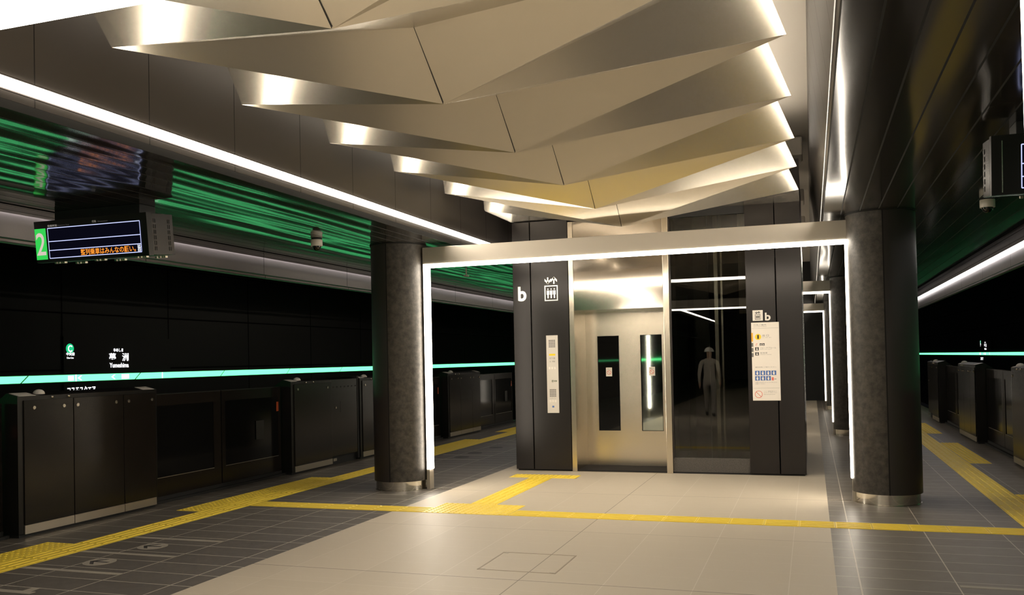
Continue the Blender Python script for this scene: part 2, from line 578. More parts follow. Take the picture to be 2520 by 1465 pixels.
portal(1.6, -4.53, 0.25, 'lit white portal frame spanning the two big columns in front of the lift')
portal(-6.18, -4.53, 0.345, 'overexposed light frame crossing the top left corner, closest to the camera', 2.64)
portal(9.6, -4.53, 0.235, 'lit portal frame just behind the lift tower, at the second column', led=M_LEDFAR)
portal(17.6, -4.53, 0.215, 'farthest lit portal frame by the dark end wall', led=M_LEDFAR)


def column(x, y, label, r=0.337):
    t = thing('column', label, 'column', (x, y, 0), group='round dark columns')
    s = 1 if x > -2 else -1
    MB().cyl((0, 0, 0.11), r, ZS - 0.11, 36, PI / 2 if s > 0 else -PI / 2, 3 * PI / 2 if s > 0 else PI / 2, cap=False).obj('inner_cladding', M_STONE, t, True)
    MB().cyl((0, 0, 0.11), r + 0.001, ZS - 0.11, 36, -PI / 2 if s > 0 else PI / 2, PI / 2 if s > 0 else 3 * PI / 2, cap=False).obj('outer_cladding', M_SMOOTH, t, True)
    MB().box(-0.006, 0.006, -r - 0.004, -r + 0.02, 0.11, ZS - 0.01).box(-0.006, 0.006, r + 0.004, r - 0.02, 0.11, ZS - 0.01).obj('cladding_joint', M_SEAM, t)
    MB().cyl((0, 0, 0.0), 0.318, 0.112, 64).obj('base_ring', M_RING, t, True)
    MB().cyl((0, 0, 0.0), 0.327, 0.006, 64).obj('floor_collar', M_STEEL, t, True)
    MB().cyl((0, 0, ZS - 0.012), r + 0.012, 0.012, 48).obj('top_collar', M_BLACK, t, True)
    return t


column(-4.925, 1.6, 'dark round column at the left end of the lit portal frame')
column(0.585, 1.6, 'thick dark round column at the right end of the lit portal frame')
column(0.575, 9.6, 'second round column on the right, behind the thick one')
column(0.565, 17.6, 'farthest round column on the right, by the end wall')

# ------------------------------------------------------------------ folded aluminium ceiling
LX, LZ, RX, CX = -4.06, 3.47, -0.215, -2.14
LY = [-6.63, -5.345, -4.056, -2.766, -1.506, -0.245, 1.064, 2.36]
CYS = [-7.35, -6.06, -4.78, -3.50, -2.16, -0.81, 0.37, 1.68]
CZ = [3.06, 3.06, 3.06, 3.06, 3.06, 3.065, 3.04, 3.04]
RY = [-6.65, -5.36, -4.05, -2.74, -1.40, -0.03, 1.23, 2.59]
D, HM, DX = 0.48, 0.29, 0.15
ORD = ['overhead fold row outside the frame top, nearest', 'fold row cut off by the picture top, second nearest',
       'folded aluminium ceiling row with the corner at the upper left light band', 'folded aluminium ceiling row whose right tip is the topmost white one',
       'folded aluminium ceiling row, fourth right tip counted from the lift tower', 'folded aluminium ceiling row, third right tip counted from the lift tower',
       'folded aluminium ceiling row, second right tip counted from the lift tower', 'folded aluminium ceiling row, last and lowest, touching the lift tower']


def sheet(tris, name, t, m, thick=0.004):
    mb = MB()
    for tr in tris:
        n = (Vector(tr[1]) - Vector(tr[0])).cross(Vector(tr[2]) - Vector(tr[0])).normalized()
        if n.z < 0: n = -n
        up = [tuple(Vector(p) + n * thick) for p in tr]
        k = len(tr)
        mb.add(list(tr) + up, [tuple(range(k))[::-1], tuple(range(k, 2 * k))] + [(i, (i + 1) % k, k + (i + 1) % k, k + i) for i in range(k)])
    return mb.obj(name, m, t, off=t.location)


for k in range(8):
    Lk, Ck, Rk = (LX, LY[k], LZ), (CX, CYS[k], CZ[k]), (RX, RY[k], LZ)
    t = thing('folded_ceiling', ORD[k], 'ceiling panel', Ck, group='folded aluminium ceiling rows')
    bpy.context.view_layer.update()
    if k < 7:
        Kn = (CX, CYS[k + 1], CZ[k + 1])
        Sk = (CX, CYS[k + 1] - 0.40, 3.375)
        g = 0.0
        for a, sx in ((Lk, -1), (Rk, 1)):
            sheet([(a, (CX + sx * g, Sk[1], Sk[2]), (CX + sx * g, Kn[1], Kn[2]))], 'skirt', t, M_FIN)
            sheet([(a, Sk, Ck)], 'bridge', t, M_FIN)
            nxt = LY[k + 1] if sx < 0 else RY[k + 1]
            sheet([(a, (a[0] - sx * DX, nxt - D, LZ + HM), Kn)], 'hidden_riser', t, M_FIN)
    else:
        B = (CX, 3.44, LZ + 0.01); PL = (LX, 3.44, LZ); PR = (RX, 3.44, LZ)
        sheet([(Lk, B, PL)], 'flat_end', t, M_FIN)
        sheet([(Rk, B, PR)], 'flat_end', t, M_FIN)
        sheet([(Lk, Ck, B)], 'bridge', t, M_FIN)
        sheet([(Rk, Ck, B)], 'bridge', t, M_FIN)
    if k < 7:
        w_ = 0.0013
        e_ = 0.0015
        MB().add([(CX - w_, Sk[1], Sk[2] - e_), (CX + w_, Sk[1], Sk[2] - e_), (CX + w_, Kn[1] - 0.01, Kn[2] - e_), (CX - w_, Kn[1] - 0.01, Kn[2] - e_),
                  (CX - w_, Sk[1], Sk[2] + 0.02), (CX + w_, Sk[1], Sk[2] + 0.02), (CX + w_, Kn[1] - 0.01, Kn[2] + 0.02), (CX - w_, Kn[1] - 0.01, Kn[2] + 0.02)],
                 [(0, 1, 2, 3), (4, 5, 6, 7), (0, 1, 5, 4), (1, 2, 6, 5), (2, 3, 7, 6), (3, 0, 4, 7)]).obj('seam', M_SEAM, t, off=t.location)
    if k > 0:
        for a, sx in ((Lk, -1), (Rk, 1)):
            sheet([((a[0] - sx * DX, a[1] - D, LZ + HM), a, Ck)], 'plate', t, M_FIN)

for x, lb in ((-3.6, 'added unseen uplight above the left side of the folded ceiling, washing the plain ceiling'), (-0.62, 'added unseen uplight above the right side of the folded ceiling, washing the plain ceiling')):
    t = thing('added_uplight', lb, 'light', (x, 0, 4.06), group='added uplights above the folded ceiling')
    MB().run(-0.02, 0.02, -7.0, 3.2, 0.0, 0.02).obj('diffuser', M_UPLED, t)  # unseen lamps, added to brighten the plain ceiling over the folds
    MB().box(-0.03, 0.03, -7.0, 3.2, -0.03, 0.0).obj('housing', M_DARKMETAL, t)

# ------------------------------------------------------------------ trays and pipes above, seen beside the lift tower
for i, (y, z, h, m_, lb) in enumerate(((4.9, 4.32, 0.26, M_UPPER, 'beige overhead duct beside the lift tower top, highest of the crossing ducts'),
                                       (7.2, 4.05, 0.20, M_UPPER, 'pale crossing duct behind the lift tower, second highest'),
                                       (9.0, 3.95, 0.12, M_WHITE, 'white crossing tray behind the lift tower, above the lowest'),
                                       (11.2, 3.85, 0.12, M_WHITE, 'white crossing tray far behind the lift tower, lowest seen'))):
    t = thing('ceiling_duct', lb, 'duct', (CX, y, z), group='ducts above the lift')
    MB().bev(-1.95, 1.97, -0.25, 0.25, 0, h, 0.02).obj('duct_body', m_, t)
    MB().box(-1.2, -1.18, -0.02, 0.02, h, 4.6 - z).box(1.3, 1.32, -0.02, 0.02, h, 4.6 - z).obj('hanger', M_STEEL, t)
# ------------------------------------------------------------------ lift tower
YE = 3.45
t = thing('lift', 'glass and steel lift tower with closed steel doors under the folded ceiling', 'lift', (-2.14, YE, 0))
o_ = (-2.14, YE, 0)


def lp(mb, name, m, parent=None, smooth=False):
    return mb.obj(name, m, parent or t, smooth, off=o_)


ZT = 3.46
for a, b in ((-4.06, -3.806), (-3.794, -3.262)):
    lp(MB().bev(a, b, YE, YE + 0.1, 0.02, ZT, 0.004), 'cladding_panel', M_CLAD)
for a, b in ((-0.90, -0.536), (-0.524, -0.215)):
    lp(MB().bev(a, b, YE, YE + 0.1, 0.02, 4.02, 0.004), 'cladding_panel', M_CLAD)
for a, b in ((-4.06, -3.96), (-0.30, -0.22)):
    lp(MB().box(a, b, YE + 0.1, YE + 2.9, 0.02, 4.0), 'side_wall', M_CLAD)
lp(MB().box(-4.0, -0.26, YE + 2.8, YE + 2.9, 0.02, 4.0), 'rear_wall', M_CLAD)
lp(MB().box(-4.04, -0.235, YE + 0.03, YE + 2.88, 0, 0.02), 'plinth', M_SEAM)
# steel portal
lp(MB().bev(-3.255, -3.185, YE, YE + 0.63, 0, 3.42, 0.004), 'jamb', M_DOORSTEEL)
lp(MB().bev(-1.965, -1.885, YE, YE + 0.63, 0, 3.42, 0.004), 'jamb', M_DOORSTEEL)
lin = MB()
nx, nz = 40, 30
lin.box(-3.182, -1.968, YE + 0.002, YE + 0.60, 2.2, 3.42)
lp(lin, 'lintel', M_LINTEL)
lp(MB().box(-3.18, -1.97, YE + 0.60, YE + 0.66, 2.2, 2.24), 'door_head', M_DOORSTEEL)
YD = YE + 0.61
for i, (x0, x1, wx0, wx1, yy) in enumerate(((-3.185, -2.55, -3.01, -2.71, YD + 0.02), (-2.57, -1.965, -2.39, -2.10, YD))):
    wz0, wz1 = 0.515, 1.85
    d = MB()
    d.box(x0, wx0, yy, yy + 0.03, 0.012, 2.21).box(wx1, x1, yy, yy + 0.03, 0.012, 2.21).box(wx0, wx1, yy, yy + 0.03, 0.012, wz0).box(wx0, wx1, yy, yy + 0.03, wz1, 2.21)
    dl = lp(d, 'door_leaf', M_DOORSTEEL)
    pane = MB().box(wx0, wx1, yy + 0.006, yy + 0.016, wz0, wz1)
    if i:      # the right pane sits slightly askew in its frame
        cxp = (wx0 + wx1) / 2
        pane.v = [(x, y + 0.004 + (x - cxp) * -0.021, z) for x, y, z in pane.v]
    po = pane.obj('window_pane', M_MIRRORGLASS if i else M_GLASS, dl, off=o_)
    (MB().box(wx0 - 0.006, wx0, yy - 0.002, yy + 0.02, wz0, wz1).box(wx1, wx1 + 0.006, yy - 0.002, yy + 0.02, wz0, wz1)
     .box(wx0 - 0.006, wx1 + 0.006, yy - 0.002, yy + 0.02, wz0 - 0.006, wz0).box(wx0 - 0.006, wx1 + 0.006, yy - 0.002, yy + 0.02, wz1, wz1 + 0.006)).obj('window_edge', M_SEAM, dl, off=o_)
lp(MB().box(-3.18, -1.97, YE + 0.0, YD + 0.1, 0.0, 0.006), 'sill', M_STEEL)
# lift car behind the doors
lp(MB().box(-3.2, -1.95, YD + 0.08, YD + 1.7, 0.02, 0.06).box(-3.2, -1.95, YD + 1.68, YD + 1.7, 0.02, 2.5).box(-3.2, -3.18, YD + 0.08, YD + 1.7, 0.02, 2.5), 'lift_car', M_BLACK)
# glass side
lp(MB().box(-1.88, -0.905, YE + 0.05, YE + 0.062, 0.205, 3.44), 'glass_panel', mat('shaft_glass', (0.30, 0.31, 0.29), 0.0, 0.0, 0.5, trans=1.0))
lp(MB().bev(-1.885, -0.90, YE + 0.04, YE + 0.10, 0.0, 0.205, 0.004), 'glass_plinth', M_PLINTH)
lp(MB().box(-1.885, -1.865, YE + 0.03, YE + 0.08, 0.2, 3.44), 'glass_channel', M_DARKMETAL)
lp(MB().box(-1.885, -0.9, YE + 0.03, YE + 0.1, 3.38, 4.0), 'glass_head', M_BLACK)
# things in the shaft behind the glass
for a, b in ((-1.42, -1.37), (-1.33, -1.305)):
    lp(MB().box(a, b, YE + 1.2, YE + 1.25, 0, 3.9), 'guide_rail', M_STEEL)
lp(MB().box(-1.75, -1.55, YE + 1.6, YE + 1.7, 0, 3.9), 'guide_bracket', M_DARKMETAL)
lp(MB().box(-1.18, -0.72, YE + 2.6, YE + 2.7, 2.2, 3.9), 'lit_shaft_patch', M_UPPER)  # pale patch: its colour stands for light on the shaft's rear wall
lp(MB().box(-1.9, -0.35, YE + 2.7, YE + 2.78, 0, 3.9), 'shaft_lining', M_BLACK)


def front(yy):
    return lambda u, v: (u, yy, v)


# lettering and pictograms on the lift
def pict_lift(mb, box, place, dark):
    """lift pictogram: frame with three people and arrows above"""
    u0, v0, u1, v1 = box
    w, h = u1 - u0, v1 - v0
    fv = v0 + 0.64 * h
    e = 0.075 * w
    for b in ((u0, v0, u1, v0 + e), (u0, fv - e, u1, fv), (u0, v0 + e, u0 + e, fv - e), (u1 - e, v0 + e, u1, fv - e)):
        put_rect(mb, b, place)
    for i in range(3):
        cu = u0 + w * (0.26 + 0.24 * i)
        put_disc(mb, cu, v0 + 0.49 * h, 0.05 * w, place, 12)
        put_poly(mb, [(cu - 0.095 * w, v0 + 0.43 * h), (cu - 0.095 * w, v0 + 0.26 * h), (cu - 0.05 * w, v0 + 0.26 * h), (cu - 0.05 * w, v0 + 0.11 * h),
                      (cu + 0.05 * w, v0 + 0.11 * h), (cu + 0.05 * w, v0 + 0.26 * h), (cu + 0.095 * w, v0 + 0.26 * h), (cu + 0.095 * w, v0 + 0.43 * h)], place)
    for cu, s in ((u0 + 0.26 * w, -1), (u0 + 0.72 * w, 1)):
        a, b = v0 + 0.70 * h, v0 + h
        tip, tail = (b, a) if s > 0 else (a, b)
        put_rect(mb, (cu - 0.05 * w, min(tip, tail), cu + 0.05 * w, max(tip, tail) - (0.02 * h)), place)
        q = 0.13 * h * s
        put_poly(mb, [(cu, tip), (cu + 0.24 * w, tip - q), (cu + 0.24 * w, tip - q * 1.75), (cu, tip - q * 0.75)], place)
        put_poly(mb, [(cu, tip), (cu - 0.24 * w, tip - q), (cu - 0.24 * w, tip - q * 1.75), (cu, tip - q * 0.75)], place)


mb = MB(); put_text(mb, 'b', (-3.985, 2.357, -3.862, 2.562), front(YE - 0.004), 0.03)
tag(mb.obj('letter_sign', M_SILVER), 'large silver letter b on the dark lift cladding', 'sign')
mb = MB(); pict_lift(mb, (-3.598, 2.347, -3.408, 2.68), front(YE - 0.004), False)
tag(mb.obj('lift_pictogram', M_SILVER), 'silver lift pictogram of three people with arrows on the dark cladding', 'sign')
YR = YE
t2 = thing('lift_sign', 'small white square lift pictogram plate above the information sign', 'sign', (-0.76, YR, 2.045))
MB().bev(-0.064, 0.064, -0.012, 0, -0.068, 0.068, 0.005).obj('plate', M_WHITE, t2)
mb = MB(); pict_lift(mb, (-0.033, -0.052, 0.033, 0.052), lambda u, v: (u, -0.0135, v), True); mb.obj('pictogram', M_BLACKTXT, t2)
mb = MB(); put_text(mb, 'b', (-0.672, 1.976, -0.602, 2.078), front(YR - 0.004), 0.03)
tag(mb.obj('letter_sign', M_WHITE), 'small white letter b beside the white pictogram plate', 'sign')

# call panel
t2 = thing('call_panel', 'tall narrow silver lift call panel with buttons on the dark cladding', 'call panel', (-3.505, YE, 0.8))
MB().bev(-0.083, 0.083, -0.014, 0, 0, 1.07, 0.003).obj('face_plate', M_CREAM, t2)
dk = MB()
for zc in (0.955, 0.275):
    for r in range(5):
        for c_ in (-0.036, -0.012, 0.012, 0.036):
            dk.box(c_ - 0.010, c_ + 0.010, -0.0155, -0.012, zc - 0.05 + r * 0.022, zc - 0.036 + r * 0.022)
dk.obj('speaker_grille', M_GREYTXT, t2)
MB().box(-0.045, 0.045, -0.0155, -0.012, 0.79, 0.815).obj('floor_display', emis('call_display', (1.0, 0.55, 0.03), 0.9), t2)
bl = MB()
pl = lambda u, v: (u, -0.0150, v)
put_text(bl, '地下1階', (-0.04, 0.742, 0.04, 0.765), pl); put_text(bl, '2 階', (-0.04, 0.70, 0.04, 0.718), pl)
put_text(bl, 'インターホン', (-0.04, 0.20, 0.04, 0.212), pl)
bl.obj('lettering', M_GREYTXT, t2)
for zz in (0.60, 0.145):
    for i in range(3):
        MB().bev(-0.055 + i * 0.037, -0.024 + i * 0.037, -0.019, -0.012, zz, zz + 0.035, 0.003).obj('call_button', M_WHITE, t2)
MB().cyl((0.0, -0.016, 0.44), 0.016, 0.004, 20, axis=1).box(0.02, 0.06, -0.0155, -0.012, 0.43, 0.45).obj('key_switch', M_STEEL, t2)
MB().box(-0.014, 0.014, -0.0155, -0.012, 0.075, 0.10).obj('wheelchair_mark', M_BLUE, t2)

# information sign
t2 = thing('information_sign', 'white information sign with blue pictograms and red prohibition ring', 'sign', (0, YR, 0))
MB().bev(-0.845, -0.502, -0.012, 0, 0.955, 1.955, 0.003).obj('board', mat('sign_board', (0.80, 0.74, 0.66), 0.5), t2)
ps = lambda u, v: (u, -0.0130, v)
tx = MB()
put_text(tx, '行先ご案内', (-0.815, 1.912, -0.66, 1.934), ps)
put_text(tx, 'Destination Guidance', (-0.815, 1.896, -0.655, 1.904), ps)
put_text(tx, '出 口', (-0.708, 1.772, -0.63, 1.80), ps); put_text(tx, 'Exit  出口  출구', (-0.708, 1.755, -0.60, 1.764), ps)
put_text(tx, 'ベビーケアルーム', (-0.74, 1.618, -0.545, 1.638), ps); put_text(tx, 'Baby care room', (-0.738, 1.604, -0.60, 1.612), ps)
put_text(tx, '駅長室', (-0.74, 1.555, -0.652, 1.573), ps); put_text(tx, 'Station master', (-0.738, 1.540, -0.60, 1.548), ps)
put_text(tx, '優先利用にご協力ください。', (-0.806, 1.376, -0.545, 1.390), ps)
put_text(tx, 'お困りの方がいらっしゃいましたら', (-0.810, 1.182, -0.545, 1.194), ps); put_text(tx, 'お譲りください', (-0.810, 1.164, -0.69, 1.176), ps)
put_text(tx, 'ペット・自転車を乗せないで', (-0.708, 1.068, -0.55, 1.080), ps); put_text(tx, 'エレベーターを待ちください', (-0.708, 1.05, -0.545, 1.062), ps)
put_text(tx, 'Please wait behind the line', (-0.708, 1.03, -0.57, 1.038), ps)
put_rect(tx, (-0.84, 1.878, -0.508, 1.8798), ps); put_rect(tx, (-0.835, 1.113, -0.515, 1.1148), ps)
put_text(tx, '∞', (-0.576, 1.222, -0.55, 1.236), ps)
tx.obj('lettering', M_GREYTXT, t2)
mb = MB(); put_disc(mb, -0.762, 1.77, 0.039, ps, 32); mb.obj('exit_disc', M_YELSIGN, t2)
ps2 = lambda u, v: (u, -0.0138, v)
mb = MB(); put_text(mb, '1', (-0.772, 1.745, -0.752, 1.795), ps2); mb.obj('exit_number', M_BLACKTXT, t2)
for b in ((-0.744, 1.657, -0.718, 1.688), (-0.712, 1.657, -0.684, 1.688), (-0.802, 1.597, -0.757, 1.638), (-0.802, 1.533, -0.757, 1.574)):
    mb = MB(); put_rect(mb, b, ps2); bp_ = mb.obj('black_pictogram', M_BLACKTXT, t2)
    mb = MB(); w_ = b[2] - b[0]; put_disc(mb, b[0] + 0.5 * w_, b[1] + 0.75 * (b[3] - b[1]), 0.13 * w_, lambda u, v: (u, -0.0144, v), 12)
    put_poly(mb, [(b[0] + q * w_, b[1] + r * (b[3] - b[1])) for q, r in ((0.3, 0.15), (0.75, 0.15), (0.68, 0.55), (0.32, 0.55))], lambda u, v: (u, -0.0144, v))
    mb.obj('white_figure', M_WHITE, bp_)
mb = MB(); put_rect(mb, (-0.845, 1.712, -0.825, 1.824), ps2); mb.obj('yellow_tab', M_ORANGE, t2)
for v in (1.645, 1.58, 1.514):
    mb = MB(); put_rect(mb, (-0.845, v, -0.823, v + 0.05), ps2); mb.obj('grey_tab', M_GREYTXT, t2)
ps3 = lambda u, v: (u, -0.0144, v)
for r_, n_ in ((1.280, 4), (1.212, 3)):
    for i in range(n_):
        u = -0.811 + i * 0.0675
        mb = MB(); put_rect(mb, (u, r_, u + 0.058, r_ + 0.057), ps2)
        bp_ = mb.obj('blue_pictogram', M_BLUE, t2)
        u += 0.029
        mb = MB(); put_disc(mb, u, r_ + 0.044, 0.007, ps3, 12)
        put_poly(mb, [(u - 0.012, r_ + 0.036), (u - 0.012, r_ + 0.02), (u - 0.005, r_ + 0.006), (u + 0.008, r_ + 0.006), (u + 0.012, r_ + 0.036)], ps3)
        mb.obj('white_figure', M_WHITE, bp_)
mb = MB(); put_rect(mb, (-0.607, 1.212, -0.582, 1.252), ps2); put_text(mb, '\u2642', (-0.795, 1.657, -0.775, 1.69), ps2)
put_disc(mb, -0.772, 1.036, 0.047, ps2, 40, 0.041)
c_, s_ = math.cos(-PI / 4), math.sin(-PI / 4)
put_poly(mb, [(-0.772 + a * c_ - b * s_, 1.036 + a * s_ + b * c_) for a, b in ((-0.043, -0.003), (0.043, -0.003), (0.043, 0.003), (-0.043, 0.003))], ps2)
mb.obj('red_prohibition_ring', M_RED, t2)

# stickers on the lift windows
for x0, yy, lb in ((-2.90, YD + 0.02, 'white prohibition sticker on the dark left lift window'), (-2.285, YD, 'white prohibition sticker on the right lift window, by the bright reflection')):
    t2 = thing('warning_sticker', lb, 'sticker', (x0, yy + 0.0055, 1.28), group='lift window stickers')
    MB().box(0, 0.088, -0.0015, 0, 0, 0.125).obj('sticker_card', M_WHITE, t2)
    pk = lambda u, v: (u, -0.0024, v)
    mb = MB(); put_disc(mb, 0.044, 0.055, 0.031, pk, 32, 0.025)
    put_poly(mb, [(0.044 + a * c_ - b * s_, 0.055 + a * s_ + b * c_) for a, b in ((-0.027, -0.0025), (0.027, -0.0025), (0.027, 0.0025), (-0.027, 0.0025))], pk)
    mb.obj('prohibition_ring', M_RED, t2)
    mb = MB(); put_text(mb, '禁止', (0.018, 0.095, 0.07, 0.112), pk); mb.obj('lettering', M_GREYTXT, t2)

# ------------------------------------------------------------------ departure boards
def board(x0, x1, y, label, num, left):
    zc = 2.69
    t = thing('departure_board', label, 'departure board', ((x0 + x1) / 2, y, zc), group='hanging departure boards')
    w = (x1 - x0) / 2
    a = math.radians(5.5)

    def tl(u, d, v):       # tilt about the centre: bottom goes away from the viewer
        return (u, d * math.cos(a) - v * math.sin(a), v * math.cos(a) + d * math.sin(a))

    def tbox(mb, u0, u1, d0, d1, v0, v1):
        vs = [tl(u, d, v) for v in (v0, v1) for d in (d0, d1) for u in (u0, u1)]
        mb.add(vs, [(0, 2, 3, 1), (4, 5, 7, 6), (0, 1, 5, 4), (2, 6, 7, 3), (0, 4, 6, 2), (1, 3, 7, 5)])
        return mb
    tbox(MB(), -w, w, 0.0, 0.06, -0.185, 0.185).obj('front_case', M_GATESIDE, t)
    tbox(MB(), -w + 0.01, w - 0.01, 0.06, 0.34, -0.175, 0.18).obj('rear_case', M_CLAD, t)
    sl = MB()
    for sx in (-1, 1):
        for d in (0.09, 0.11, 0.27, 0.29):
            for i in range(6):
                v = -0.14 + i * 0.048
                tbox(sl, sx * (w - 0.0105), sx * (w - 0.0085), d, d + 0.008, v, v + 0.034)
    sl.obj('vent_grille', M_SEAM, t)
    fp = lambda u, v: tl(u, -0.003, v)
    fp2 = lambda u, v: tl(u, -0.005, v)
    sgn = 1 if left else -1
    mid = 0.0
    X = lambda xx: (xx - (-6.11)) * (1 if left else 1)
    if left:
        g0, g1, s0, s1 = -6.728 + 6.11, -6.602 + 6.11, -6.578 + 6.11, -5.557 + 6.11
    else:
        s0, s1, g0, g1 = -0.50, 0.47, 0.495, 0.61
    mb = MB(); tbox(mb, g0, g1, -0.002, 0.0, -0.157, 0.12); mb.obj('number_plate', M_GREENPLATE, t)
    mb = MB(); put_text(mb, num, (g0 + 0.012, -0.118, g1 - 0.010, 0.082), fp2, 0.01); mb.obj('number', M_BOARDWHITE, t)
    mb = MB(); tbox(mb, s0, s1, -0.002, 0.0, -0.155, 0.122); mb.obj('screen', M_SCREEN, t)
    mb = MB()
    e = 0.0035
    for v in (-0.150, -0.080, -0.001, 0.117):
        put_rect(mb, (s0 + 0.004, v - e, s1 - 0.004, v + e), fp2)
    for u in (s0 + 0.004, s1 - 0.004):
        put_rect(mb, (u - 0.003, -0.150, u + 0.003, 0.117), fp2)
    mb.obj('screen_line', M_SCREENLINE, t)
    if left:
        mb = MB(); put_text(mb, '整列乗車はみんなの願い。', (-6.222 + 6.11, -0.143, -5.622 + 6.11, -0.088), fp2, 0.012); mb.obj('orange_message', M_SCREENORANGE, t)
        mb = MB(); put_text(mb, '皆', (-5.602 + 6.11, -0.145, -5.565 + 6.11, -0.084), fp2, 0.01); mb.obj('white_message', M_SCREENWHITE, t)
        mb = MB(); put_text(mb, '発車時刻', (-6.572 + 6.11, 0.127, -6.465 + 6.11, 0.148), fp2, 0.01)
        put_text(mb, '行先', (-6.07 + 6.11, 0.134, -6.025 + 6.11, 0.155), fp2)
        mb.obj('lettering', emis('board_lettering', (1.0, 0.9, 0.75), 0.22), t)
        mb = MB(); put_text(mb, 'Departure Time', (-6.455 + 6.11, 0.128, -6.325 + 6.11, 0.141), fp2)
        put_text(mb, 'Destination', (-6.005 + 6.11, 0.136, -5.90 + 6.11, 0.146), fp2)
        mb.obj('small_lettering', emis('board_small_lettering', (1.0, 0.9, 0.8), 0.06), t)
    else:
        mb = MB(); tbox(mb, s0 - 0.105, s0 - 0.10, -0.004, 0.0, -0.17, 0.15); mb.obj('edge_strip', M_STEEL, t)
    # hinges under the case
    for u in (-0.45, 0.0, 0.45):
        for d in (0.03, 0.27):
            mb = MB()
            for q in (0.0, 0.035, 0.07, 0.095):
                tbox(mb, u + q, u + q + 0.018, d, d + 0.03, -0.199, -0.183)
            mb.obj('hinge', M_KICK, t)
    MB().bev(-0.50, 0.45, 0.10, 0.30, 0.165, ZS - zc, 0.004).obj('hanger_box', M_BLACK, t)
    return t


board(-6.73, -5.49, -2.12, 'hanging departure board with green number 2 and an orange message', '2', True)
board(0.975, 2.30, -2.12, 'hanging departure board cut off by the right edge of the picture', '1', False)


def dome(x, y, label):
    t = thing('security_camera', label, 'camera', (x, y, ZS), group='dome security cameras')
    MB().cyl((0, 0, -0.012), 0.06, 0.012, 32).obj('mount', M_BLACK, t, True)
    MB().cyl((0, 0, -0.085), 0.066, 0.073, 32).obj('housing', M_CREAM, t, True)
    MB().sphere((0, 0, -0.085), 0.05, 24, 10, -PI / 2, 0).obj('dome', M_GLASS, t, True)


dome(-5.47, 0.6, 'small white dome camera under the green-lit slatted soffit')
dome(1.50, 1.1, 'white dome camera under the dark soffit on the far right')
t = thing('ceiling_sensor', 'small thin bracket hanging from the soffit behind the portal frame', 'sensor', (-5.17, 4.5, ZS))
MB().cyl((0, 0, -0.10), 0.012, 0.10, 12).obj('stem', M_BEAM, t, True)
MB().bev(-0.03, 0.03, -0.05, 0.05, -0.13, -0.10, 0.005).obj('sensor_head', M_BEAM, t)

# ------------------------------------------------------------------ platform gates
PROF = [(0.0, 0.035), (0.0, 1.30), (-0.13, 1.331), (-0.30, 1.22), (-0.30, 0.035)]


def lock(parent, x, y, z, r=0.017):
    MB().cyl((x, y, z), r, 0.008, 20, axis=0).cyl((x + 0.008, y, z), r * 0.55, 0.003, 16, axis=0).obj('lock', M_STEEL, parent, True)


def cabinet(length, panels, locks, lamp, card_ends, kick, label, loc, rz, kind):
    """front faces +X, runs from y=0 to y=length"""
    t = thing('gate_cabinet', label, 'gate cabinet', loc, rz, kind)
    MB().prism(PROF, 1, 0.0, length).obj('body', M_GATESIDE, t)
    for a, b in panels:
        p = MB().bev(0.001, 0.012, a, b, 0.115, 1.262, 0.003).obj('front_panel', M_GATE, t)
        for y in locks:
            if a < y < b:
                lock(p, 0.012, y, 1.19)
        if kick:
            MB().box(0.001, 0.011, a, b, 0.03, 0.110).obj('kick_plate', M_KICK, t)
    MB().box(-0.27, -0.02, 0.02, length - 0.02, 0.0, 0.036).obj('foot', M_BLACK, t)
    for y in (0.39, 0.59):
        if length > 0.7 and y < length - 0.1 and lamp:
            MB().sphere((0.002, y, 1.282), 0.014, 14, 8).obj('stud', M_STEEL, t, True)

    def slope(u, d, h=0.003):   # u along y, d from front edge up the slope
        x = -d; z = 1.30 + 0.031 * d / 0.13 + h
        return (x, u, z)
    for a, b in card_ends:
        for d0, d1 in ((0.006, 0.058), (0.064, 0.122)):
            mb = MB()
            vs = [slope(a, d0), slope(b, d0), slope(b, d1), slope(a, d1)] + [slope(a, d0, -0.002), slope(b, d0, -0.002), slope(b, d1, -0.002), slope(a, d1, -0.002)]
            mb.add(vs, [(0, 1, 2, 3), (4, 5, 6, 7), (0, 1, 5, 4), (1, 2, 6, 5), (2, 3, 7, 6), (3, 0, 4, 7)])
            mb.obj('label_card', M_CREAM, t)
    if lamp:
        mb = MB()
        mb.sphere((-0.065, lamp, 1.316), 0.055, 24, 8, -0.1, PI / 2, (1.0, 0.9, 0.75))
        mb.obj('door_lamp', M_CREAM, t, True)
    return t


def narrow(length, label, loc, rz):
    t = thing('gate_partition', label, 'gate partition', loc, rz, 'narrow gate partitions')
    MB().prism([(-0.02, 0.13), (-0.02, 1.30), (-0.14, 1.331), (-0.28, 1.22), (-0.28, 0.13)], 1, 0.01, length - 0.05).obj('body', M_GATE, t)
    MB().box(-0.26, -0.06, 0.02, length - 0.04, 0.0, 0.13).obj('foot', M_BLACK, t)
    MB().box(-0.019, -0.004, 0.02, 0.12, 0.06, 0.10).obj('foot_plate', M_KICK, t)
    MB().box(-0.30, -0.015, length - 0.05, length, 0.03, 1.34).obj('joint_post', M_BLACK, t)
    mb = MB()
    for i in range(7):
        mb.cyl((-0.0205, 0.07 + i * 0.115, 1.185), 0.011, 0.002, 14, axis=0)
    mb.obj('screw_hole_pattern', M_SEAM, t)
    lock(t, -0.02, 0.14, 0.87, 0.016)
    MB().box(-0.020, -0.0185, 0.28, 0.286, 0.79, 0.96).obj('slot', M_SEAM, t)
    return t


